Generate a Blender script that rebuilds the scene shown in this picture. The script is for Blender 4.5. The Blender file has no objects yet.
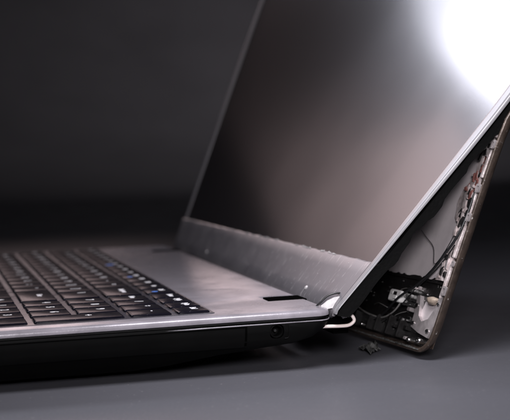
import bpy, bmesh, math, random
import numpy as np
from mathutils import Vector, Matrix

random.seed(7)
rng = np.random.default_rng(7)
SC = bpy.context.scene
COL = SC.collection
MM = 0.001
FLOOR = -24.5            # table height in laptop millimetres (deck top = 0)


def W(p):
    """laptop millimetres (x to the hinge, y away from the near side, z up) -> metres above the table"""
    return Vector((p[0] * MM, p[1] * MM, (p[2] - FLOOR) * MM))


# ------------------------------------------------------------------ camera
cam_d = bpy.data.cameras.new('camera')
cam = bpy.data.objects.new('camera', cam_d)
COL.objects.link(cam)
SC.camera = cam
CAM_POS = (-159.14, -513.45, 69.47)
YAW, PITCH, ROLL = 0.245009, 0.0534595, -0.0360232
fw = Vector((math.sin(YAW) * math.cos(PITCH), math.cos(YAW) * math.cos(PITCH), -math.sin(PITCH)))
rt = Vector((math.cos(YAW), -math.sin(YAW), 0))
up = rt.cross(fw)
r2 = rt * math.cos(ROLL) + up * math.sin(ROLL)
u2 = -rt * math.sin(ROLL) + up * math.cos(ROLL)
cp = W(CAM_POS)
cam.matrix_world = Matrix(((r2.x, u2.x, -fw.x, cp.x), (r2.y, u2.y, -fw.y, cp.y), (r2.z, u2.z, -fw.z, cp.z), (0, 0, 0, 1)))
cam_d.sensor_width = 36
cam_d.sensor_fit = 'HORIZONTAL'
cam_d.lens = 1346.14 / 510 * 36
cam_d.clip_start = 0.01
cam_d.clip_end = 50
cam_d.dof.use_dof = True
cam_d.dof.focus_distance = 0.548
cam_d.dof.aperture_fstop = 15
cam_d.dof.aperture_blades = 7

# ------------------------------------------------------------------ world, lamps, exposure
world = bpy.data.worlds.new('World')
SC.world = world
world.use_nodes = True
bg = world.node_tree.nodes['Background']
bg.inputs[0].default_value = (0.8, 0.85, 1.0, 1)
bg.inputs[1].default_value = 0.012


def area(name, loc, target, sx, sy, power, col, spread=180, roll=0):
    l = bpy.data.lights.new(name, 'AREA')
    l.shape = 'RECTANGLE'
    l.size, l.size_y = sx, sy
    l.energy = power
    l.color = col
    l.spread = math.radians(spread)
    o = bpy.data.objects.new(name, l)
    COL.objects.link(o)
    o.location = loc
    o.rotation_euler = ((Vector(target) - Vector(loc)).to_track_quat('-Z', 'Y').to_matrix() @ Matrix.Rotation(math.radians(roll), 3, 'Z')).to_euler()
    return o


area('softbox_lamp', (-0.32, 1.25, 0.955), (0.08, -0.10, 0.04), 0.48, 0.30, 0.30, (0.86, 0.87, 1.0), 42, -20)
area('wedge_reflection_lamp', (-0.005, 1.25, 0.495), (0.0, 0.0, 0.10), 0.28, 0.44, 0.050, (1.0, 0.75, 0.745), 40)  # added lamp, placed so the display reflects a pink wedge
area('front_lamp', (-0.17, -0.70, 0.27), (0.05, 0.0, 0.02), 0.16, 0.16, 0.50, (1.0, 0.96, 1.0), 60)
area('overhead_lamp', (-0.01, -0.07, 0.22), (-0.02, 0.0, 0.0), 0.10, 0.10, 0.54, (0.97, 0.95, 1.0), 150)
area('backdrop_lamp', (1.0, 1.5, 1.4), (0.68, 2.75, 0.34), 0.2, 0.2, 2.6, (1.0, 0.91, 0.97), 84)

SC.view_settings.view_transform = 'Standard'
SC.view_settings.look = 'None'
SC.view_settings.exposure = 0
SC.view_settings.gamma = 1
SC.view_settings.use_curve_mapping = False


# ------------------------------------------------------------------ materials
def material(name, col, rough=0.5, metal=0.0, spec=0.5, mottle=0.0, scale=60, rough_var=0.0, bump=0.0, bump_scale=400,
             stretch=None, specks=0.0, speck_scale=900, second=None, coat=0.0, scratch=None):
    m = bpy.data.materials.new(name)
    m.use_nodes = True
    nt = m.node_tree
    b = nt.nodes['Principled BSDF']
    b.inputs['Base Color'].default_value = (*col, 1)
    b.inputs['Roughness'].default_value = rough
    b.inputs['Metallic'].default_value = metal
    b.inputs['Specular IOR Level'].default_value = spec
    b.inputs['Coat Weight'].default_value = coat
    b.inputs['Coat Roughness'].default_value = 0.27
    tc = nt.nodes.new('ShaderNodeTexCoord')
    mp = nt.nodes.new('ShaderNodeMapping')
    nt.links.new(tc.outputs['Object'], mp.inputs['Vector'])
    if stretch:
        mp.inputs['Scale'].default_value = stretch
    cur = None
    if mottle or rough_var or second:
        n = nt.nodes.new('ShaderNodeTexNoise')
        n.inputs['Scale'].default_value = scale
        n.inputs['Detail'].default_value = 6
        n.inputs['Roughness'].default_value = 0.6
        nt.links.new(mp.outputs[0], n.inputs['Vector'])
        ramp = nt.nodes.new('ShaderNodeMapRange')
        ramp.inputs['From Min'].default_value = 0.3
        ramp.inputs['From Max'].default_value = 0.7
        nt.links.new(n.outputs['Fac'], ramp.inputs['Value'])
        mix = nt.nodes.new('ShaderNodeMix')
        mix.data_type = 'RGBA'
        c2 = second or tuple(c * (1 - mottle) for c in col)
        mix.inputs['A'].default_value = (*col, 1)
        mix.inputs['B'].default_value = (*c2, 1)
        nt.links.new(ramp.outputs[0], mix.inputs['Factor'])
        cur = mix.outputs['Result']
        if rough_var:
            rr = nt.nodes.new('ShaderNodeMapRange')
            rr.inputs['To Min'].default_value = max(0.02, rough - rough_var)
            rr.inputs['To Max'].default_value = min(1, rough + rough_var)
            nt.links.new(ramp.outputs[0], rr.inputs['Value'])
            nt.links.new(rr.outputs[0], b.inputs['Roughness'])
    if specks:
        n2 = nt.nodes.new('ShaderNodeTexNoise')
        n2.inputs['Scale'].default_value = speck_scale
        n2.inputs['Detail'].default_value = 2
        nt.links.new(tc.outputs['Object'], n2.inputs['Vector'])
        r3 = nt.nodes.new('ShaderNodeMapRange')
        r3.inputs['From Min'].default_value = 0.70
        r3.inputs['From Max'].default_value = 0.78
        r3.inputs['To Max'].default_value = specks
        nt.links.new(n2.outputs['Fac'], r3.inputs['Value'])
        mx = nt.nodes.new('ShaderNodeMix')
        mx.data_type = 'RGBA'
        mx.inputs['A'].default_value = (*col, 1)
        mx.inputs['B'].default_value = (0.75, 0.72, 0.70, 1)
        if cur:
            nt.links.new(cur, mx.inputs['A'])
        nt.links.new(r3.outputs[0], mx.inputs['Factor'])
        cur = mx.outputs['Result']
    if scratch:
        m2 = nt.nodes.new('ShaderNodeMapping')
        m2.inputs['Scale'].default_value = scratch
        m2.inputs['Rotation'].default_value = (0.5, 0.1, 0)
        nt.links.new(tc.outputs['Object'], m2.inputs['Vector'])
        n4 = nt.nodes.new('ShaderNodeTexNoise')
        n4.inputs['Scale'].default_value = 1.0
        n4.inputs['Detail'].default_value = 3
        nt.links.new(m2.outputs[0], n4.inputs['Vector'])
        r4 = nt.nodes.new('ShaderNodeMapRange')
        r4.inputs['From Min'].default_value = 0.60
        r4.inputs['From Max'].default_value = 0.74
        r4.inputs['To Max'].default_value = 0.4
        nt.links.new(n4.outputs['Fac'], r4.inputs['Value'])
        mx4 = nt.nodes.new('ShaderNodeMix')
        mx4.data_type = 'RGBA'
        mx4.inputs['A'].default_value = (*col, 1)
        mx4.inputs['B'].default_value = (0.62, 0.60, 0.60, 1)
        if cur:
            nt.links.new(cur, mx4.inputs['A'])
        nt.links.new(r4.outputs[0], mx4.inputs['Factor'])
        cur = mx4.outputs['Result']
    if cur:
        nt.links.new(cur, b.inputs['Base Color'])
    if bump:
        n3 = nt.nodes.new('ShaderNodeTexNoise')
        n3.inputs['Scale'].default_value = bump_scale
        n3.inputs['Detail'].default_value = 4
        nt.links.new(mp.outputs[0], n3.inputs['Vector'])
        bp = nt.nodes.new('ShaderNodeBump')
        bp.inputs['Strength'].default_value = bump
        bp.inputs['Distance'].default_value = 0.0006
        nt.links.new(n3.outputs['Fac'], bp.inputs['Height'])
        nt.links.new(bp.outputs[0], b.inputs['Normal'])
    return m


M = {
    'table': material('table_grey', (0.105, 0.105, 0.12), 0.42, mottle=0.22, scale=22, rough_var=0.08, bump=0.25, bump_scale=700, specks=0.4, speck_scale=800),
    'backdrop': material('backdrop_grey', (0.07, 0.07, 0.075), 0.9, mottle=0.3, scale=3),
    'deck': material('deck_silver', (0.31, 0.288, 0.32), 0.23, metal=0.1, spec=0.3, mottle=0.45, scale=70, rough_var=0.06, bump=0.06, bump_scale=1500, specks=0.3),
    'case': material('case_black', (0.005, 0.005, 0.005), 0.55, spec=0.05, mottle=0.3, bump=0.10, bump_scale=2500),
    'case_lip': material('case_lip_dark', (0.02, 0.02, 0.02), 0.35, spec=0.5),
    'tray': material('tray_dark', (0.05, 0.046, 0.056), 0.3, spec=0.4, mottle=0.5, scale=160, rough_var=0.1, specks=0.5, speck_scale=1300),
    'key': material('key_black', (0.008, 0.0075, 0.012), 0.17, spec=0.015, mottle=0.4, scale=180, rough_var=0.04, bump=0.03, bump_scale=3000, specks=0.25, speck_scale=1500),
    'legend': material('legend_white', (0.75, 0.75, 0.78), 0.5),
    'legend_blue': material('legend_blue', (0.05, 0.22, 0.75), 0.5),
    'display': material('display_matte', (0.016, 0.014, 0.016), 0.125, spec=0.5, mottle=.2, scale=14, rough_var=0.015, coat=0.40, specks=0.10, speck_scale=1100),
    'bezel': material('bezel_grey', (0.115, 0.108, 0.12), 0.34, spec=0.5, scale=45, rough_var=0.04, specks=0.45, speck_scale=800, scratch=(260, 700, 30), second=(0.145, 0.137, 0.148)),
    'bezel_lit': material('bezel_lit', (0.20, 0.195, 0.205), 0.30, spec=0.5, mottle=0.1, scale=200),  # lighter bezel copy: brightness of the lit near strip put into the colour
    'film': material('torn_film', (0.62, 0.60, 0.60), 0.25, spec=0.7, mottle=0.4, scale=300),
    'black': material('inner_black', (0.012, 0.011, 0.011), 0.38, mottle=0.4, scale=200, rough_var=0.12, bump=0.25, bump_scale=900, specks=0.35, speck_scale=700),
    'frame': material('frame_black', (0.004, 0.004, 0.004), 0.6, spec=0.05, bump=0.3, bump_scale=700),
    'cover': material('cover_brown', (0.085, 0.062, 0.050), 0.42, metal=0.3, mottle=0.6, scale=220, bump=0.4, bump_scale=500, specks=0.5, speck_scale=600),
    'foil': material('inner_foil', (0.78, 0.71, 0.72), 0.45, metal=0.2, mottle=0.25, scale=60, rough_var=0.08, bump=0.15, bump_scale=250, specks=0.2),
    'rail': material('rail_metal', (0.78, 0.70, 0.69), 0.36, metal=0.25, mottle=0.6, scale=330, bump=0.5, bump_scale=500, second=(0.30, 0.24, 0.23)),
    'bracket': material('bracket_metal', (0.66, 0.60, 0.60), 0.34, metal=0.6, mottle=0.4, scale=220, bump=0.3, bump_scale=400),
    'rust': material('red_residue', (0.26, 0.10, 0.085), 0.6, mottle=0.5, scale=500, bump=0.4),
    'steel': material('steel', (0.55, 0.54, 0.53), 0.28, metal=1.0),
    'white': material('connector_white', (0.75, 0.74, 0.72), 0.45, mottle=0.2, scale=400),
    'beige': material('connector_beige', (0.34, 0.31, 0.27), 0.5, mottle=0.3, scale=500),
    'cable': material('cable_black', (0.012, 0.012, 0.013), 0.35),
    'wire': material('wire_pale', (0.78, 0.68, 0.64), 0.35),
    'thin': material('wire_grey', (0.30, 0.29, 0.28), 0.35, metal=0.3),
    'tan': material('glue_tan', (0.42, 0.34, 0.27), 0.6, mottle=0.4, scale=400, bump=0.5),
    'void': material('recess_shade', (0.002, 0.002, 0.002), 1.0, spec=0.0),  # shade of the recesses put into the colour, without gloss
    'rubber': material('rubber', (0.012, 0.012, 0.012), 0.8),
    'frag': material('fragment_dark', (0.03, 0.03, 0.03), 0.25, metal=0.3, mottle=0.6, scale=500, bump=0.6, bump_scale=600, second=(0.25, 0.25, 0.24)),
}

# ------------------------------------------------------------------ builders
ROOT = bpy.data.objects.new('laptop', None)
COL.objects.link(ROOT)
ROOT_MM = (-130, 190, FLOOR)
ROOT.location = W(ROOT_MM)
ROOT['label'] = 'opened black and silver laptop with broken lid pried apart at the near hinge corner'
ROOT['category'] = 'laptop'


def mesh_of(name, verts, faces, smooth=None):
    me = bpy.data.meshes.new(name)
    me.from_pydata([tuple(v) for v in verts], [], faces)
    bm = bmesh.new()
    bm.from_mesh(me)
    bmesh.ops.recalc_face_normals(bm, faces=bm.faces)
    bm.to_mesh(me)
    bm.free()
    if smooth is not None:
        me.shade_smooth()
        me.set_sharp_from_angle(angle=math.radians(smooth))
    return me


def link(name, me, mat, parent=None, loc=None, label=None):
    o = bpy.data.objects.new(name, me)
    COL.objects.link(o)
    if mat and not me.materials:
        me.materials.append(mat)
    if parent is not None:
        o.parent = parent
    if loc is not None:
        o.location = loc
    if label:
        o['label'] = label
    return o


def part(name, verts_mm, faces, mat, smooth=35, parent=None, label=None):
    """a laptop part whose vertices are given in laptop millimetres; its origin sits at its own centre"""
    v = np.array(verts_mm, float)
    c = (v.min(0) + v.max(0)) / 2
    me = mesh_of(name, (v - c) * MM, faces, smooth)
    par = parent or ROOT
    base = Vector(ROOT_MM) if par is ROOT else Vector(par['centre_mm'])
    o = link(name, me, mat, par, (Vector(c) - base) * MM, label)
    o['centre_mm'] = tuple(float(q) for q in c)
    return o


def rr(x0, x1, y0, y1, r, seg=8):
    """rounded rectangle, counter-clockwise"""
    out = []
    for cx, cy, a0 in ((x1 - r, y0 + r, -90), (x1 - r, y1 - r, 0), (x0 + r, y1 - r, 90), (x0 + r, y0 + r, 180)):
        for i in range(seg + 1):
            a = math.radians(a0 + 90 * i / seg)
            out.append((cx + r * math.cos(a), cy + r * math.sin(a)))
    return out


def loft(loops, cap=True):
    n = len(loops[0])
    v = [p for l in loops for p in l]
    f = []
    for k in range(len(loops) - 1):
        for i in range(n):
            j = (i + 1) % n
            f.append((k * n + i, k * n + j, (k + 1) * n + j, (k + 1) * n + i))
    if cap:
        f.append(tuple(range(n)))
        f.append(tuple(range((len(loops) - 1) * n, len(loops) * n)))
    return v, f


def tube(pts, r, seg=8, sub=6):
    """tube along a smoothed path"""
    P = [np.array(p, float) for p in pts]
    Q = []
    for i in range(len(P) - 1):
        p0, p1, p2, p3 = P[max(i - 1, 0)], P[i], P[i + 1], P[min(i + 2, len(P) - 1)]
        for s in range(sub):
            t = s / sub
            Q.append(0.5 * (2 * p1 + (p2 - p0) * t + (2 * p0 - 5 * p1 + 4 * p2 - p3) * t ** 2 + (-p0 + 3 * p1 - 3 * p2 + p3) * t ** 3))
    Q.append(P[-1])
    loops = []
    for i, q in enumerate(Q):
        t = Q[min(i + 1, len(Q) - 1)] - Q[max(i - 1, 0)]
        t /= np.linalg.norm(t)
        a = np.cross(t, (0.12, 0.3, 0.94))
        a /= np.linalg.norm(a)
        b = np.cross(t, a)
        loops.append([q + r * (a * math.cos(2 * math.pi * k / seg) + b * math.sin(2 * math.pi * k / seg)) for k in range(seg)])
    return loft(loops)


def box(x0, x1, y0, y1, z0, z1):
    v = [(x0, y0, z0), (x1, y0, z0), (x1, y1, z0), (x0, y1, z0), (x0, y0, z1), (x1, y0, z1), (x1, y1, z1), (x0, y1, z1)]
    return v, [(0, 3, 2, 1), (4, 5, 6, 7), (0, 1, 5, 4), (1, 2, 6, 5), (2, 3, 7, 6), (3, 0, 4, 7)]


def join(*vf):
    V, F = [], []
    for v, f in vf:
        o = len(V)
        V += [tuple(p) for p in v]
        F += [tuple(i + o for i in q) for q in f]
    return V, F


def rbox(x0, x1, y0, y1, z0, z1, r=1.0, e=0.3):
    """box with rounded plan corners and a small chamfer at the top"""
    return loft([[(*p, z0) for p in rr(x0, x1, y0, y1, r, 4)], [(*p, z1 - e) for p in rr(x0, x1, y0, y1, r, 4)],
                 [(*p, z1) for p in rr(x0 + e, x1 - e, y0 + e, y1 - e, r, 4)]])


def prism(poly, z0, z1):
    return loft([[(*p, z0) for p in poly], [(*p, z1) for p in poly]])


def grid(fn, us, vs):
    nu, nv = len(us), len(vs)
    v = [fn(a, b) for a in us for b in vs]
    f = [(i * nv + j, (i + 1) * nv + j, (i + 1) * nv + j + 1, i * nv + j + 1) for i in range(nu - 1) for j in range(nv - 1)]
    return v, f


def slab(front, back, us, vs):
    """closed sheet between two parametric surfaces"""
    v1, f1 = grid(front, us, vs)
    v2, f2 = grid(back, us, vs)
    n, nu, nv = len(v1), len(us), len(vs)
    f = f1 + [tuple(reversed([i + n for i in q])) for q in f2]
    rim = [i * nv for i in range(nu)] + [(nu - 1) * nv + j for j in range(1, nv)] + [i * nv + nv - 1 for i in range(nu - 2, -1, -1)] + [j for j in range(nv - 2, 0, -1)]
    for k in range(len(rim)):
        a, b = rim[k], rim[(k + 1) % len(rim)]
        f.append((a, a + n, b + n, b))
    return v1 + v2, f


# ------------------------------------------------------------------ setting: table and backdrop
def surface(name, verts, faces, mat):
    o = link(name, mesh_of(name, verts, faces, 40), mat)
    o['kind'] = 'structure'
    return o


v, f = grid(lambda a, b: (a, b, 0.0), np.linspace(-2.2, 2.4, 12), np.linspace(-1.3, 1.9, 9))
surface('table', v, f, M['table'])
prof = [(1.9, -0.004), (2.0, 0.0)] + [(2.0 + 1.3 * math.sin(t), 1.3 - 1.3 * math.cos(t)) for t in np.linspace(0.05, math.pi / 2, 24)] + [(3.3, 2.2)]
v, f = grid(lambda a, b: (a, prof[int(b)][0], prof[int(b)][1]), np.linspace(-2.2, 2.4, 8), range(len(prof)))
surface('backdrop', v, f, M['backdrop'])

# ------------------------------------------------------------------ laptop base
LX, LW = -258.0, 378.0      # front edge and width


# deck: plan outline with two hinge notches in the rear edge
def deck_outline(i):
    r = 7.0 - i * 0.6
    x0, x1, y0, y1 = LX + i, 0 - i, 0 + i, LW - i
    out = []
    for cx, cy, a0, k in ((x1 - r, y0 + r, -90, 0), (x1 - r, y1 - r, 0, 1), (x0 + r, y1 - r, 90, 2), (x0 + r, y0 + r, 180, 3)):
        for s in range(9):
            a = math.radians(a0 + 90 * s / 8)
            out.append((cx + r * math.cos(a), cy + r * math.sin(a)))
        if k == 0:
            for n0, n1 in ((39, 54), (LW - 54, LW - 39)):
                out += [(x1, n0 - i), (-15.5 - i, n0 - i), (-15.5 - i, n1 + i), (x1, n1 + i)]
    return out


lv = [(0.6, -2.9), (0.0, -2.6), (0.0, -1.7), (0.25, -0.9), (0.8, -0.3), (1.7, 0.0)]
dv, df = loft([[(*p, z) for p in deck_outline(i)] for i, z in lv])
deck = part('deck', dv, df, M['deck'], 50)

# lower case: loft of rounded rectangles, each side with its own inset
levels = [(-3.6, .9, .9), (-4.0, .2, .2), (-5.0, 0, 0), (-7.5, 1.6, .3), (-11.2, 6.5, 1.5), (-13.2, 13, 3), (-14.6, 24, 5.5), (-16.6, 42, 8), (-20, 62, 12), (-22, 74, 18)]
loops = []
for z, ri, si in levels:
    loops.append([(*p, z) for p in rr(LX + si, 0 - ri, si, LW - si, 7.0)])
v, f = loft(loops)
case = part('base_case', v, f, M['case'], 40)
# recess between deck and case (dark seam) and hinge pockets under the notches
v, f = loft([[(*p, z) for p in rr(LX + 1.6, -1.6, 1.6, LW - 1.6, 6)] for z in (-3.8, -2.7)])
part('seam_band', v, f, M['rubber'], 40)


def cut(o, vf):
    """boolean hole, applied"""
    c = Vector(o['centre_mm'])
    me = mesh_of('cutter', [(Vector(p) - c) * MM for p in vf[0]], vf[1])
    k = bpy.data.objects.new('cutter', me)
    COL.objects.link(k)
    k.matrix_world = Matrix.Translation(Vector(ROOT.location) + o.location)
    k.hide_render = True
    md = o.modifiers.new('cut', 'BOOLEAN')
    md.object = k
    md.solver = 'EXACT'
    bpy.context.view_layer.update()
    dg = bpy.context.evaluated_depsgraph_get()
    new = bpy.data.meshes.new_from_object(o.evaluated_get(dg))
    o.modifiers.remove(md)
    old = o.data
    o.data = new
    bpy.data.meshes.remove(old)
    bpy.data.objects.remove(k)
    bpy.data.meshes.remove(me)


bpy.context.view_layer.update()


def ycyl(cx, cz, r, y0, y1, seg=24, sq=1.0):
    lp = []
    for y in (y0, y1):
        lp.append([(cx + r * math.copysign(abs(math.cos(t)) ** sq, math.cos(t)), y, cz + r * math.copysign(abs(math.sin(t)) ** sq, math.sin(t)))
                   for t in [2 * math.pi * k / seg for k in range(seg)]])
    return loft(lp)


cut(case, ycyl(-23.4, -7.6, 2.9, -3, 9, 28, 0.7))
# power socket: frame ring, sleeve and centre pin
port = part('power_socket', *join(loft([[(-23.4 + r * math.cos(t), y, -7.6 + r * math.sin(t)) for t in np.linspace(0, 2 * math.pi, 29)[:-1]]
                                         for r, y in ((2.7, 6.5), (2.7, 1.2), (2.3, 1.0), (2.1, 1.4), (2.1, 6.5))], cap=False),
                                   ycyl(-23.4, -7.6, 2.6, 6.5, 7.5)), M['case'], 40)
part('centre_pin', *ycyl(-23.4, -7.6, 0.55, 3.4, 6.9, 12), M['case_lip'], 40, port)
v, f = tube([(-20.0, 0.15, -4.9), (-18.6, 0.15, -5.3), (-18.3, 0.15, -7.6), (-18.7, 0.6, -10.2), (-20.3, 0.7, -10.6)], 0.28)
part('socket_frame', v, f, M['case'], 60)


# thin silver strip painting the light caught by the lower case's top edge
ol = rr(LX + .05, -.05, .05, LW - .05, 7.0)
tr = [(-110.0, .62, -4.4), (-70.0, .36, -4.4), (-48.0, .12, -4.36), (-36.0, .06, -4.35)] + [(*p, -4.35) for p in ol[:9]] + [(-.05, 20, -4.35)]
part('edge_highlight', *tube(tr, .22, 6, 3), M['deck'], 60)


# drive bay cover on the near side (a panel with a gap round it)
def side_y(z):
    zs = [l[0] for l in levels][::-1]
    ss = [l[2] for l in levels][::-1]
    return float(np.interp(z, zs, ss))


zz = np.linspace(-13.3, -5.4, 9)
xx = [-166.0, -120.0, -80.0, -36.6]
v, f = slab(lambda a, b: (a, side_y(b) - 0.35, b), lambda a, b: (a, side_y(b) + 1.5, b), xx, zz)
bay = part('drive_bay_cover', v, f, M['case'], 40)
v, f = slab(lambda a, b: (a, side_y(b) - 0.06, b), lambda a, b: (a, side_y(b) + 1.0, b), [-167.0, -120, -80, -35.6], np.linspace(-13.9, -4.8, 9))
part('bay_gap', v, f, M['void'], 40)

for x in (-95, -235):
    for y in (48, LW - 48):
        part('rubber_foot', *loft([[(x + r * 1.6 * math.cos(t), y + r * math.sin(t), z) for t in np.linspace(0, 2 * math.pi, 21)[:-1]]
                                   for r, z in ((7, -21.8), (7, -23.8), (6.2, FLOOR + 0.02))]), M['rubber'], 40)

# black fills that stand in for the shade in the notches
for n0 in (39, LW - 54):
    part('hinge_pocket', *join(box(-15.3, -3.0, n0 - 0.6, n0 + 15.6, -3.5, -2.75), box(-15.2, -14.4, n0 - 0.6, n0 + 15.6, -2.8, -0.9)), M['void'], None)
    part('notch_shade', *rbox(-15.3, 0.6, n0 + .2, n0 + 14.8, -2.7, -0.12, .4, .1), M['void'], 30)

# touchpad and palm rest line
part('touchpad', *rbox(-232, -178, 165, 265, 0.02, 0.25, 3, 0.1), M['key'], 40)
part('touchpad_button', *rbox(-244, -234, 165, 265, 0.02, 0.6, 2, 0.2), M['deck'], 40)

# ------------------------------------------------------------------ keyboard
XF = -47.5
KY0, NP, MP = 12.0, 17.6, 18.5
GAP = 2.6
NY = KY0 + 4 * NP + 3.0       # near end of the main block
YL = NY + 15 * MP             # far (user's left) end
part('keyboard_tray', *rbox(XF - 15.5 - 19 * 5 - 1.5, XF + 1.6, KY0 - 1.6, YL + 1.6, 0.01, 0.2, 2.0, 0.1), M['tray'], 40)
key_meshes = {}


def key_mesh(dx, dy):
    k = (round(dx, 2), round(dy, 2))
    if k not in key_meshes:
        lv = [(0, 0.1, 0.9), (0.12, 0.75, 0.9), (0.4, 1.02, 0.9), (0.8, 1.1, 0.9)]
        lp = [[(px * MM, py * MM, z * MM) for px, py in rr(-dx / 2 + i, dx / 2 - i, -dy / 2 + i, dy / 2 - i, r, 3)] for i, z, r in lv]
        v, f = loft(lp)
        me = mesh_of('key', v, f, 30)
        key_meshes[k] = me
    return key_meshes[k]


txt_meshes = {}


def text_mesh(s, size, mat):
    k = (s, size, mat.name)
    if k not in txt_meshes:
        cu = bpy.data.curves.new('txt', 'FONT')
        cu.body = s
        cu.size = size * MM
        cu.align_x = 'CENTER'
        cu.align_y = 'CENTER'
        cu.extrude = 0.00006
        cu.offset = 0.00012
        cu.resolution_u = 2
        o = bpy.data.objects.new('txt', cu)
        COL.objects.link(o)
        bpy.context.view_layer.update()
        me = bpy.data.meshes.new_from_object(o.evaluated_get(bpy.context.evaluated_depsgraph_get()))
        bpy.data.objects.remove(o)
        me.materials.clear()
        me.materials.append(mat)
        txt_meshes[k] = me
    return txt_meshes[k]


def add_key(xc, yc, dx, dy, legend='', blue='', size=5.0):
    o = link('key', key_mesh(dx, dy), M['key'], ROOT, (Vector((xc, yc, 0)) - Vector((ROOT_MM[0], ROOT_MM[1], 0))) * MM + Vector((0, 0, -FLOOR * MM)))
    o.rotation_euler = (random.uniform(-.004, .004), random.uniform(-.006, .006), 0)
    for s, mat, ox, oy, sz in ((legend, M['legend'], dx * 0.12, dy / 2 - 5.0 if len(legend) < 4 else 0, size), (blue, M['legend_blue'], -dx * 0.2, -dy / 2 + 5.0, size * (1.8 if legend == 'F6' else 1.0))):
        if not s:
            continue
        t = link('legend', text_mesh(s, sz, mat), None, o, Vector((ox, oy, 1.1)) * MM)
        t.rotation_euler = (0, 0, -math.pi / 2)
    return o


rows = [(XF - 13.0, XF)] + [(XF - 15.5 - 19 * i - 16.5, XF - 15.5 - 19 * i) for i in range(5)]
layout = [
    [('Esc', 1)] + [('F%d' % i, 1) for i in range(1, 13)] + [('Ins', 1), ('Del', 1)],
    [(c, 1) for c in "`1234567890-="] + [('Backspace', 2)],
    [('Tab', 1.5)] + [(c, 1) for c in 'QWERTYUIOP[]'] + [('\\', 1.5)],
    [('Caps', 1.75)] + [(c, 1) for c in "ASDFGHJKL;'"] + [('Enter', 2.25)],
    [('Shift', 2.25)] + [(c, 1) for c in 'ZXCVBNM,./'] + [('Shift', 1.75), ('\u2191', 1)],
    [('Ctrl', 1.25), ('Fn', 1), ('', 1), ('Alt', 1), ('', 5.75), ('Alt', 1), ('Ctrl', 1), ('\u2190', 1), ('\u2193', 1), ('\u2192', 1)],
]
for ri, row in enumerate(layout):
    u = 0.0
    x0, x1 = rows[ri]
    for s, w in row:
        dy = w * MP - GAP
        yc = YL - (u + w / 2) * MP
        add_key((x0 + x1) / 2, yc, x1 - x0, dy, s, '\u25cf' if ri == 0 and s in ('F6', 'F10', 'Del') else '', 3.6 if ri == 0 or len(s) > 1 else 5.2)
        u += w
numpad = [[('Home', 1), ('PgUp', 1), ('PgDn', 1), ('End', 1)], [('Num', 1), ('/', 1), ('*', 1), ('-', 1)], [('7', 1), ('8', 1), ('9', 1)], [('4', 1), ('5', 1), ('6', 1)],
          [('1', 1), ('2', 1), ('3', 1)], [('0', 2), ('.', 1)]]
for ri, row in enumerate(numpad):
    u = 0
    x0, x1 = rows[ri]
    for s, w in row:
        add_key((x0 + x1) / 2, KY0 + 4 * NP - (u + w / 2) * NP, x1 - x0, w * NP - GAP, s, '', 3.6 if len(s) > 1 else 5.0)
        u += w
for (ra, rb), s in (((2, 3), '+'), ((4, 5), 'Enter')):
    x0, x1 = rows[rb][0], rows[ra][1]
    add_key((x0 + x1) / 2, KY0 + NP / 2, x1 - x0, NP - GAP, s, '', 3.6 if len(s) > 1 else 5.0)

# ------------------------------------------------------------------ lid front: display and bezel share one warped surface
_zs = np.linspace(-14, 262, 1105)
_t = np.clip((_zs - 58) / 110, 0, 1)
_slope = np.where(_zs < 0, 0.06 + 0.84 / (1 + np.exp(-(_zs + 1.5) * 2)), 0.93 - 0.50 * _t * _t * (3 - 2 * _t))
_slope = np.minimum(_slope, 0.93)
_xs = np.concatenate([[0], np.cumsum((_slope[1:] + _slope[:-1]) / 2 * np.diff(_zs))])
_xs += 5.0 - np.interp(2.0, _zs, _xs)


def F(y, z):
    t = y / 360.0
    return (1 - t) * float(np.interp(z, _zs, _xs)) + t * (7.4 + 0.42 * (z if z > 0 else z * 0.1))


def FN(y, z):
    dy = (F(y + 1, z) - F(y - 1, z)) / 2
    dz = (F(y, z + 2) - F(y, z - 2)) / 4
    n = np.array([-1, dy, dz])
    return n / np.linalg.norm(n)


def lid(y, z, d=0.0):
    """point on the lid front, d millimetres towards the viewer side"""
    p = np.array([F(y, z), y, z])
    return tuple(p + FN(y, z) * d)


ZT = 232.0
ys = np.concatenate([np.linspace(4.0, 60, 12), np.linspace(75, 373.5, 16)])
zs_ = np.concatenate([np.linspace(13, 110, 40), np.linspace(118, ZT - 8, 14)])
v, f = slab(lambda a, b: lid(a, b, -0.8), lambda a, b: lid(a, b, -3.6), ys, zs_)
display = part('display_panel', v, f, M['display'], 60)

# dark panel frame behind the bezel, its near edge broken into steps
zf = np.linspace(-3, ZT - 1, 112)
jag = np.array([0.25 * math.sin(z * 0.35) for z in zf])
for z0, z1, dlt in ((38, 44, 0.9), (57, 64, -1.1), (20, 24, 0.7), (72, 80, 1.2), (30, 33, -0.8)):
    jag[(zf > z0) & (zf < z1)] += dlt
jd = dict(zip([round(z, 4) for z in zf], jag))
v, f = slab(lambda a, b: lid(a, b, -0.35 if b < 16.5 else -1.85), lambda a, b: lid(a, b, -5.6 - jd[round(b, 4)]), [0.6, 1.6, 2.8, 3.9], zf)
part('panel_frame', v, f, M['frame'], 40)


# bezel strips; front edges rounded by a profile across the strip
def strip(name, along, across, pt, thick=2.4, rnd=1.0, mat=M['bezel'], wob=None):
    """pt(along, across, depth) -> point; across runs over the strip width"""
    a0, a1 = across
    xs = [(a0, -thick), (a0, -rnd), (a0 + 0.3 * rnd, -0.3 * rnd), (a0 + rnd, 0)] + [(t, 0) for t in np.linspace(a0 + rnd, a1 - 0.8, 7)[1:-1]] + [(a1 - 0.8, 0), (a1 - 0.2, -0.25), (a1, -0.8), (a1, -thick)]
    lp = []
    for s in along:
        lp.append([pt(s, q + (wob(s) * max(0, (q - a0) / (a1 - a0)) ** 4 if wob else 0), d) for q, d in xs])
    return part(name, *loft(lp), mat, 50)


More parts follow.
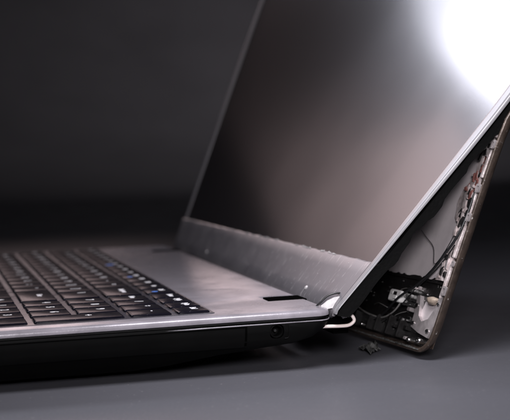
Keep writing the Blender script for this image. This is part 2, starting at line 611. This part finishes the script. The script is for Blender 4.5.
def wobble(y):
    return 0.10 * math.sin(y * 0.31 + 1) + 0.06 * math.sin(y * 0.83 + 2)


alongy = np.concatenate([np.linspace(4.25, 30, 18), np.linspace(32, LW, 90)])
strip('bezel_bottom', alongy, (-9.0, 17.2), lambda s, q, d: lid(s, q + (max(0, 1 - s / 24) * 6.5 * (2 - q) / 11 if q < 2 else 0), d + 0.8), thick=1.1, rnd=.45, wob=wobble)
alongz = np.concatenate([np.linspace(17.4, 110, 60), np.linspace(115, ZT, 20)])
strip('bezel_side', np.concatenate([np.linspace(-2.5, 16.6, 14), alongz]), (0.0, 4.2), lambda s, q, d: lid(q * (1 + .75 * min(1, max(0, (s - 18) / 50))), s, d * min(1, .35 + max(0, s) / 90) + 0.8), thick=1.7, rnd=.8, mat=M['bezel_lit'])
strip('bezel_side', alongz, (0.0, 4.0), lambda s, q, d: lid(LW - q, s, d - 0.2), thick=1.0, rnd=.3)
strip('bezel_top', np.linspace(8.7, LW - 9.7, 60), (0.0, 11.0), lambda s, q, d: lid(s, ZT - q, d + 0.8))

# slivers of torn film left along the lower display edge
for k in range(24):
    y = random.choice((random.uniform(50, 150), random.uniform(50, 150), random.uniform(150, 362)))
    l, h = random.uniform(1.5, 7.0), random.uniform(.15, .5)
    q = [(-l / 2, -.3), (l / 2, -.35), (l * random.uniform(.2, .5), h), (l * random.uniform(-.2, .1), h * .5), (-l * random.uniform(.2, .5), h * random.uniform(.5, 1))]
    lf = random.uniform(.1, .5)
    part('torn_film', *loft([[lid(y + a, 16.9 + wobble(y + a) + b, .82 + lf * max(0, b) + o_) for a, b in q] for o_ in (0, .12)]), M['film'], 20)
# small rubber pads and chips left on the bottom bezel
for y, z, s in ((55.4, 2.2, 1.0), (273, 2.0, 0.9)):
    lp = []
    for r, d in ((1.0, 0.7), (1.0, 1.0), (0.7, 1.2), (0.3, 1.25)):
        lp.append([lid(y + s * 1.5 * r * math.cos(t), z + 1.0 * s * r * math.sin(t) * 0.8, d) for t in np.linspace(0, 2 * math.pi, 13)[:-1]])
    part('bezel_pad', *loft(lp), M['film'], 50)
for k in range(16):
    y = random.choice((random.uniform(12, 150), random.uniform(20, 330)))
    z = random.uniform(1.5, 15.5)
    r = random.uniform(0.1, 0.35)
    n = random.randint(3, 6)
    aa = sorted(random.uniform(0, 6.28) for _ in range(n))
    lp = [[lid(y + r * random.uniform(.6, 1.6) * math.cos(t), z + r * .7 * math.sin(t), d) for t in aa] for d in (0.75, 0.75 + r * 0.7)]
    part('chip', *loft(lp), M['film'], 20)

# ------------------------------------------------------------------ lid back cover
CO = np.array([52.4, 0, 0.])
CU = np.array([.393, 0, 1.]); CU /= np.linalg.norm(CU)
CV = np.array([-.095, 1, 0.]); CV /= np.linalg.norm(CV)
CN = np.array([-1, -.095, .393]); CN /= np.linalg.norm(CN)


def cv(a, h, n):
    """cover space: a along the hinge from the near edge, h up the lid, n out of the inner face"""
    p = CO + CV * a + CU * h + CN * n
    if h > 40:   # above the gap the shell is bent back together with the panel
        q = CO + CV * a + CU * h
        d = F(q[1], q[2]) + 9.5 - q[0]
        p[0] += 0.5 * (d + math.sqrt(d * d + 9.0)) * min(1.0, (h - 40) / 40)
    return tuple(p)


def cmap(vf):
    return [cv(*p) for p in vf[0]], vf[1]


HB, HT, AW = -24.9, 235.0, 380.0
cl = [(1.5, 1.8, 1.6), (1.5, 4.5, 1.6), (1.2, 4.8, 1.2), (0.4, 4.8, .4), (0.0, 4.4, 0.0), (0.0, 3.4, 0.2), (.5, 1.8, 1.4), (1.6, .8, 3.8), (3.2, .2, 6.5), (6, 0, 10)]


def densify(loop, step):
    out = []
    for p, q in zip(loop, loop[1:] + loop[:1]):
        k = step if abs(p[1] - q[1]) > 20 else 1
        out += [(p[0] + (q[0] - p[0]) * t / k, p[1] + (q[1] - p[1]) * t / k) for t in range(k)]
    return out


loops = [densify(rr(i, AW - i, HB + bi, HT - i, 9.0, 8), 26) for i, n, bi in cl]
nmin = len(loops[0])
assert all(len(l) == nmin for l in loops), [len(l) for l in loops]
v, f = loft([[cv(p[0], p[1], n) for p in l] for l, (i, n, bi) in zip(loops, cl)], cap=False)
v2, f2 = slab(lambda a, b: cv(a, b, 1.8), lambda a, b: cv(a, b, 1.3), np.linspace(2.2, AW - 2.2, 12), np.concatenate([[HB + 3, 20], np.linspace(40, HT - 3, 24)]))
v, f = join((v, f), (v2, f2))
cover = part('lid_cover', v, f, M['cover'], 40, label='dark brown rimmed outer lid shell hanging loose at the near corner')


def cpart(name, vf, mat, smooth=35, label=None):
    return part(name, *cmap(vf), mat, smooth, cover, label)


# black liner of the lower bay, pale foil above it
cpart('inner_liner', rbox(3.0, 376, HB + 3.0, 6.0, 1.85, 2.3, 5, .1), M['black'])
cpart('inner_foil', slab(lambda a, b: (a, b, 2.35), lambda a, b: (a, b, 1.95), np.linspace(9.5, 376, 12), np.concatenate([[6.4, 20], np.linspace(40, HT - 4, 24)])), M['foil'])
# a ragged black lip between both
pl = [(6, 5)] + [(a, 6.4 + random.uniform(-.5, .9)) for a in np.linspace(6, 120, 60)] + [(120, 5)]
cpart('liner_edge', prism(pl, 2.3, 3.0), M['black'], 20)
# side rail: inner pale strip, slotted outer strip
rail_h = np.linspace(6.5, 226, 96)
rail_w = {round(float(h), 4): 14.0 + 2.0 * math.sin(h * .19) * math.exp(-((h - 30) / 60) ** 2) + random.uniform(-.4, .4) + (2.5 if 32 < h < 50 else 0) for h in rail_h}
rail_n = {round(float(h), 4): random.uniform(-.25, .35) for h in rail_h}
rail_at = lambda t, h, n: (6.2 + (rail_w[round(float(h), 4)] - 6.2) * t, h, n)
cpart('inner_rail', slab(lambda t, h: rail_at(t, h, 3.3 + rail_n[round(float(h), 4)] * math.sin(3 * t + 1) + .5 * (0.3 < t < 0.7)), lambda t, h: rail_at(t, h, 2.4), [0, .25, .35, .65, .75, 1], rail_h),
      M['rail'], 25, 'torn pale metal strip along the near side of the lid shell')
for k in range(13):
    h0 = -1 + k * 17.6
    cpart('rail_segment', rbox(3.4, 5.6, h0, h0 + 15.2 + random.uniform(-2, 1), 2.4, 4.6 + random.uniform(-.4, .4), .5, .3), M['rail'], 30)
for h, s in ((2.2, 2.0), (34.2, 1.8), (46.8, 1.8), (14, 1.2), (66, 1.8), (98, 1.8), (130, 1.8), (162, 1.8)):
    o_, i_ = 1.0 * s, .55 * s
    lpz = []
    for z, q in ((4.4, o_), (5.6, o_), (5.6, i_), (4.4, i_)):
        lpz.append([(1.9 + p[0] * .75, h + p[1], z) for p in rr(-q, q, -q, q, q * .3, 3)])
    cpart('snap_clip', loft(lpz + [lpz[0]], cap=False), M['bracket'], 30)
# dark slots and reddish residue on the rail
for k in range(46):
    h, a = random.uniform(8, 68), random.uniform(5.6, 13.5)
    l, w, t0 = random.uniform(1.2, 5.5), random.uniform(.25, .8), random.uniform(-.25, .25)
    c_, s_ = math.cos(t0), math.sin(t0)
    q = [(-w, -l / 2), (w * random.uniform(.3, 1), -l / 2 * random.uniform(.6, 1)), (w, l * random.uniform(0, .4)), (-w * .2, l / 2)]
    cpart('shred', prism([(a + 1.6 * (x * c_ - y * s_), h + x * s_ + y * c_) for x, y in q], 3.2, 3.9 + random.uniform(0, 1.0)), random.choice((M['rail'], M['rail'], M['rail'], M['bracket'], M['black'], M['rust'] if h > 44 else M['rail'])), 20)
for h, a, l in ((28, 7.4, 5), (39, 7.8, 3.2), (52, 7.2, 6), (17, 7.0, 3), (63, 7.6, 4)):
    cpart('rail_slot', rbox(a, a + 1.5, h, h + l, 3.25, 3.75, .5, .2), M['black'], 30)
for k in range(16):
    h, a = random.uniform(46, 66), random.uniform(6.4, 9.6)
    r = random.uniform(.3, .9)
    cpart('residue_patch', prism([(a + r * random.uniform(.5, 1.2) * math.cos(t), h + 2.2 * r * random.uniform(.5, 1.2) * math.sin(t)) for t in np.linspace(0, 6.28, 8)[:-1]], 3.2, 3.55), M['rust'], 20)

# hinge bracket: plate with raised arms and a window
outer = [(24.5, -1.8), (22.6, -9), (21.8, -15.2), (14, -17), (4.6, -18.2), (2.6, -13), (2.6, -6), (3.2, .5), (5.4, .5), (6.0, -5.5), (9.0, -10.5), (14.0, -12.2), (18.0, -10), (20.2, -5), (22.2, -1.4)]
cpart('hinge_bracket', prism(outer, 2.4, 4.4), M['bracket'], 20)
cpart('bracket_plate', prism([(18.5, -3.6), (20, -10.6), (14, -12.8), (8.6, -11), (6.2, -6.4), (7.2, -2.2), (13, -1.4)], 2.35, 2.9), M['foil'], 20)
for p in ((22.2, -6, 1.0), (20.5, -13.6, .9), (6, -15.4, .9), (4.1, -3.5, .7)):
    cpart('rivet', loft([[(p[0] + p[2] * 1.6 * r * math.cos(t), p[1] + p[2] * r * math.sin(t), z) for t in np.linspace(0, 6.28, 13)[:-1]] for r, z in ((1, 4.3), (1, 4.8), (.6, 5.1))]), M['steel'])
bl = []
for r, z in ((1, 2.8), (1.05, 4.2), (.8, 5.4), (.35, 5.9)):
    bl.append([(10.6 + 4.2 * r * math.cos(t) * (1 + .15 * math.sin(3 * t)), -2.6 + 1.7 * r * math.sin(t), z) for t in np.linspace(0, 6.28, 17)[:-1]])
cpart('glue_lump', loft(bl), M['tan'], 60)

# connector, its metal clamp and leads
cpart('connector', join(rbox(36.0, 47.0, -6.6, -1.4, 2.3, 6.6, .8, .4), rbox(38.5, 41.5, -5.6, -4.0, 6.6, 7.2, .3, .1), rbox(43, 45.5, -3.6, -2.4, 6.6, 7.0, .3, .1)), M['white'], 30)
cpart('connector_mark', rbox(39.6, 42.6, -3.8, -2.3, 6.61, 6.9, .3, .1), M['black'], 30)
for a, h, r in ((31.5, .4, 1.5), (33.6, -2.6, 1.2), (28.4, 1.6, 1.1), (30.0, -4.2, 1.0), (34.5, -6.5, .9)):
    cpart('cable_clamp', join(rbox(a - r * 1.7, a + r * 1.7, h - r * .8, h + r * .8, 2.4, 4.0, .3, .2), rbox(a - r * .8, a + r * 1.2, h - r * .9, h + r * .3, 4.0, 5.4, .25, .2)), random.choice((M['steel'], M['bracket'], M['black'])), 25)
cpart('display_cable', tube([(4.6, 46, 4.6), (3.6, 36, 5.2), (4.0, 26, 6.0), (9, 17.5, 6.4), (16.6, 10.2, 5.6), (26, 2.6, 5.6), (34.8, -4.6, 7.6), (44, -10.2, 6.0), (53, -14.4, 4.4), (64, -17.4, 3.2)], .55, 8), M['cable'], 60)
cpart('display_cable', tube([(6.2, 22, 4.9), (11, 16, 4.4), (18.4, 9.2, 4.0), (28, 1.2, 4.4), (36.5, -6.8, 4.2), (47, -14.4, 3.4), (56, -19, 3.2)], .3, 6), M['cable'], 60)
cpart('antenna_wire', tube([(78.3, -11.9, 6.5), (71, -13.8, 5.5), (63.4, -14.7, 4.8), (55, -15, 4.4), (49.7, -14.5, 4.4), (44, -12.6, 4.6), (39.5, -9.8, 4.8), (37, -7, 5)], .36, 6), M['thin'], 60)
cpart('antenna_wire', tube([(44, 27, 2.9), (36, 24, 3.4), (27, 20, 3.2), (20, 13, 3.6), (14, 24, 3.0), (11, 36, 3.4)], .16, 5), M['cable'], 60)


def bar_between(p, q, w, n0, n1):
    p, q = np.array(p), np.array(q)
    t = (q - p) / np.linalg.norm(q - p)
    s = np.array([-t[1], t[0]]) * w / 2
    return prism([tuple(p + s), tuple(p - s), tuple(q - s), tuple(q + s)], n0, n1)


cpart('ribbon_connector', bar_between((87.5, -12.6), (69.8, -1.4), 1.9, 5.0, 8.0), M['beige'], 20)
cpart('ribbon_contacts', bar_between((86.5, -12.9), (70.4, -2.6), .6, 8.0, 8.3), M['steel'], 20)
# screws and posts along the bottom
for a, h, r in ((18.9, -20.9, 1.0), (10.1, -20.2, 1.25), (67.7, -20.0, .9), (92, -20.4, .9)):
    s = cpart('screw', loft([[(a + 1.5 * r * q * math.cos(t), h + r * q * math.sin(t), z) for t in np.linspace(0, 6.28, 17)[:-1]] for q, z in ((1, 2.3), (1, 5.0), (.8, 5.5), (.35, 5.5), (.3, 4.9))]), M['steel'], 30)
for a, w in ((40.5, 2.2), (29.6, 1.8), (52, 1.4), (60, 1.4), (76, 2.0)):
    cpart('rib', rbox(a - w / 2, a + w / 2, HB + 3.6, -13.5 + random.uniform(-2, 2), 2.3, 6.2, .4, .4), M['black'], 30)
for a, h, r in ((26.4, -12.5, 1.4), (25.6, -16.4, 1.1), (34.6, -13.0, 1.0), (27.5, -8.3, 1.1), (37.4, -16.8, .9), (24.0, -20.6, .9)):
    cpart('broken_post', rbox(a - r * 1.3, a + r * 1.3, h - r * .8, h + r * .8, 2.3, 4.2 + random.uniform(0, 1.2), .3, .25), random.choice((M['bracket'], M['steel'], M['black'], M['black'])), 25)
# worn bright line on the rim of the bottom edge
pe = [(8, HB + .9)] + [(a, HB + 1.5 + random.uniform(-.25, .35)) for a in np.linspace(8, 150, 70)] + [(150, HB + .9)]
cpart('rim_edge', prism(pe, 4.75, 5.05), M['frag'], 20)
for k in range(7):
    a, h = random.uniform(18, 62), random.uniform(-18, 2)
    dh = random.uniform(-2.5, 2.5)
    q = [(a + 4.5 * j, h + dh * math.sin(j * .8 + a), 3.2 + 1.2 * math.sin(j * 1.1)) for j in range(5)]
    cpart('loose_strand', tube(q, random.uniform(.1, .2), 5, 4), random.choice((M['steel'], M['thin'], M['cable'])), 60)
for k in range(44):
    a, h = random.uniform(6, 80), random.uniform(-21, 4)
    r = random.uniform(.2, .5)
    cpart('chip', prism([(a + 1.6 * r * random.uniform(.5, 1.2) * math.cos(t), h + r * random.uniform(.5, 1.2) * math.sin(t)) for t in np.linspace(0, 6.28, 6)[:-1]], 2.3, 2.5 + r), random.choice((M['film'], M['steel'], M['steel'], M['frag'])), 20)

# ------------------------------------------------------------------ torn hinge corner: wires and flap
part('hinge_wire', *tube([(-6, 5, -7.5), (-2, 4, -7.5), (4, 3.6, -7.7), (7.6, 3.4, -7.5), (9.6, 3.4, -6.2), (9.7, 3.6, -4.8), (8.4, 4.4, -2.9), (6.8, 6, -1.2)], .72, 10), M['wire'], 60,
     label='pale bent wire loop at the hinge')
part('hinge_cable', *tube([(-3.5, 13, -.6), (-1.8, 12, 1.2), (1.0, 11.5, 3.7), (4.2, 11, 4.8), (7.2, 11, 4.6), (9.8, 12, 3.5)], .42, 8), M['cable'], 60)
fl = [(-2.4, 9, .2), (0.4, 8.6, 2.2), (3.2, 8.2, 3.4), (7.4, 8, 3.9), (5.6, 7.6, 2.4), (3.6, 7.4, 1.2), (5.0, 7.2, -.4), (7.2, 7, -2.5), (4.0, 6.8, -2.0), (1.6, 6.8, -.6), (-.6, 7.4, -1.0)]
part('torn_flap', *loft([fl, [(p[0] + .2, p[1] + .8, p[2] + .1) for p in fl]]), M['film'], 20)
part('torn_flap', *loft([[(3.4, 5.4, -2.6), (7.4, 5, -2.2), (8.4, 5, -4.4), (5.6, 5.2, -5.0), (4.8, 5.4, -3.8)], [(3.6, 6.4, -2.6), (7.6, 6, -2.2), (8.6, 6, -4.4), (5.8, 6.2, -5.0), (5, 6.4, -3.8)]]), M['bezel'], 20)
part('hinge_block', *join(box(-2.0, 6.5, 9, 30, -9, -3.2), box(3.5, 10, 12, 26, -12, -6)), M['void'], None)

# ------------------------------------------------------------------ fragment on the table under the lid
def crumple(a, b):
    i, j = int(a), int(b)
    return ((i - 3) * 1.25 + random.uniform(-.5, .5), (j - 3) * 2.4 + random.uniform(-.9, .9) + (i - 3) * 1.3, 0.25 + 1.1 * ((i + j) % 2) + random.uniform(0, 1.0) + (1.6 if j in (2, 3) else 0))


g0 = {(i, j): crumple(i, j) for i in range(7) for j in range(7)}
fv = slab(lambda a, b: g0[(int(a), int(b))], lambda a, b: tuple(np.array(g0[(int(a), int(b))]) + (0, 0, .5)), range(7), range(7))
v, f = fv
fr = link('plastic_fragment', mesh_of('plastic_fragment', np.array(v) * MM, f, 15), M['frag'], None, W((27.4, 36, FLOOR)))
fr['label'] = 'small dark crumpled fragment lying on the table under the loose lid shell'
fr['category'] = 'fragment'
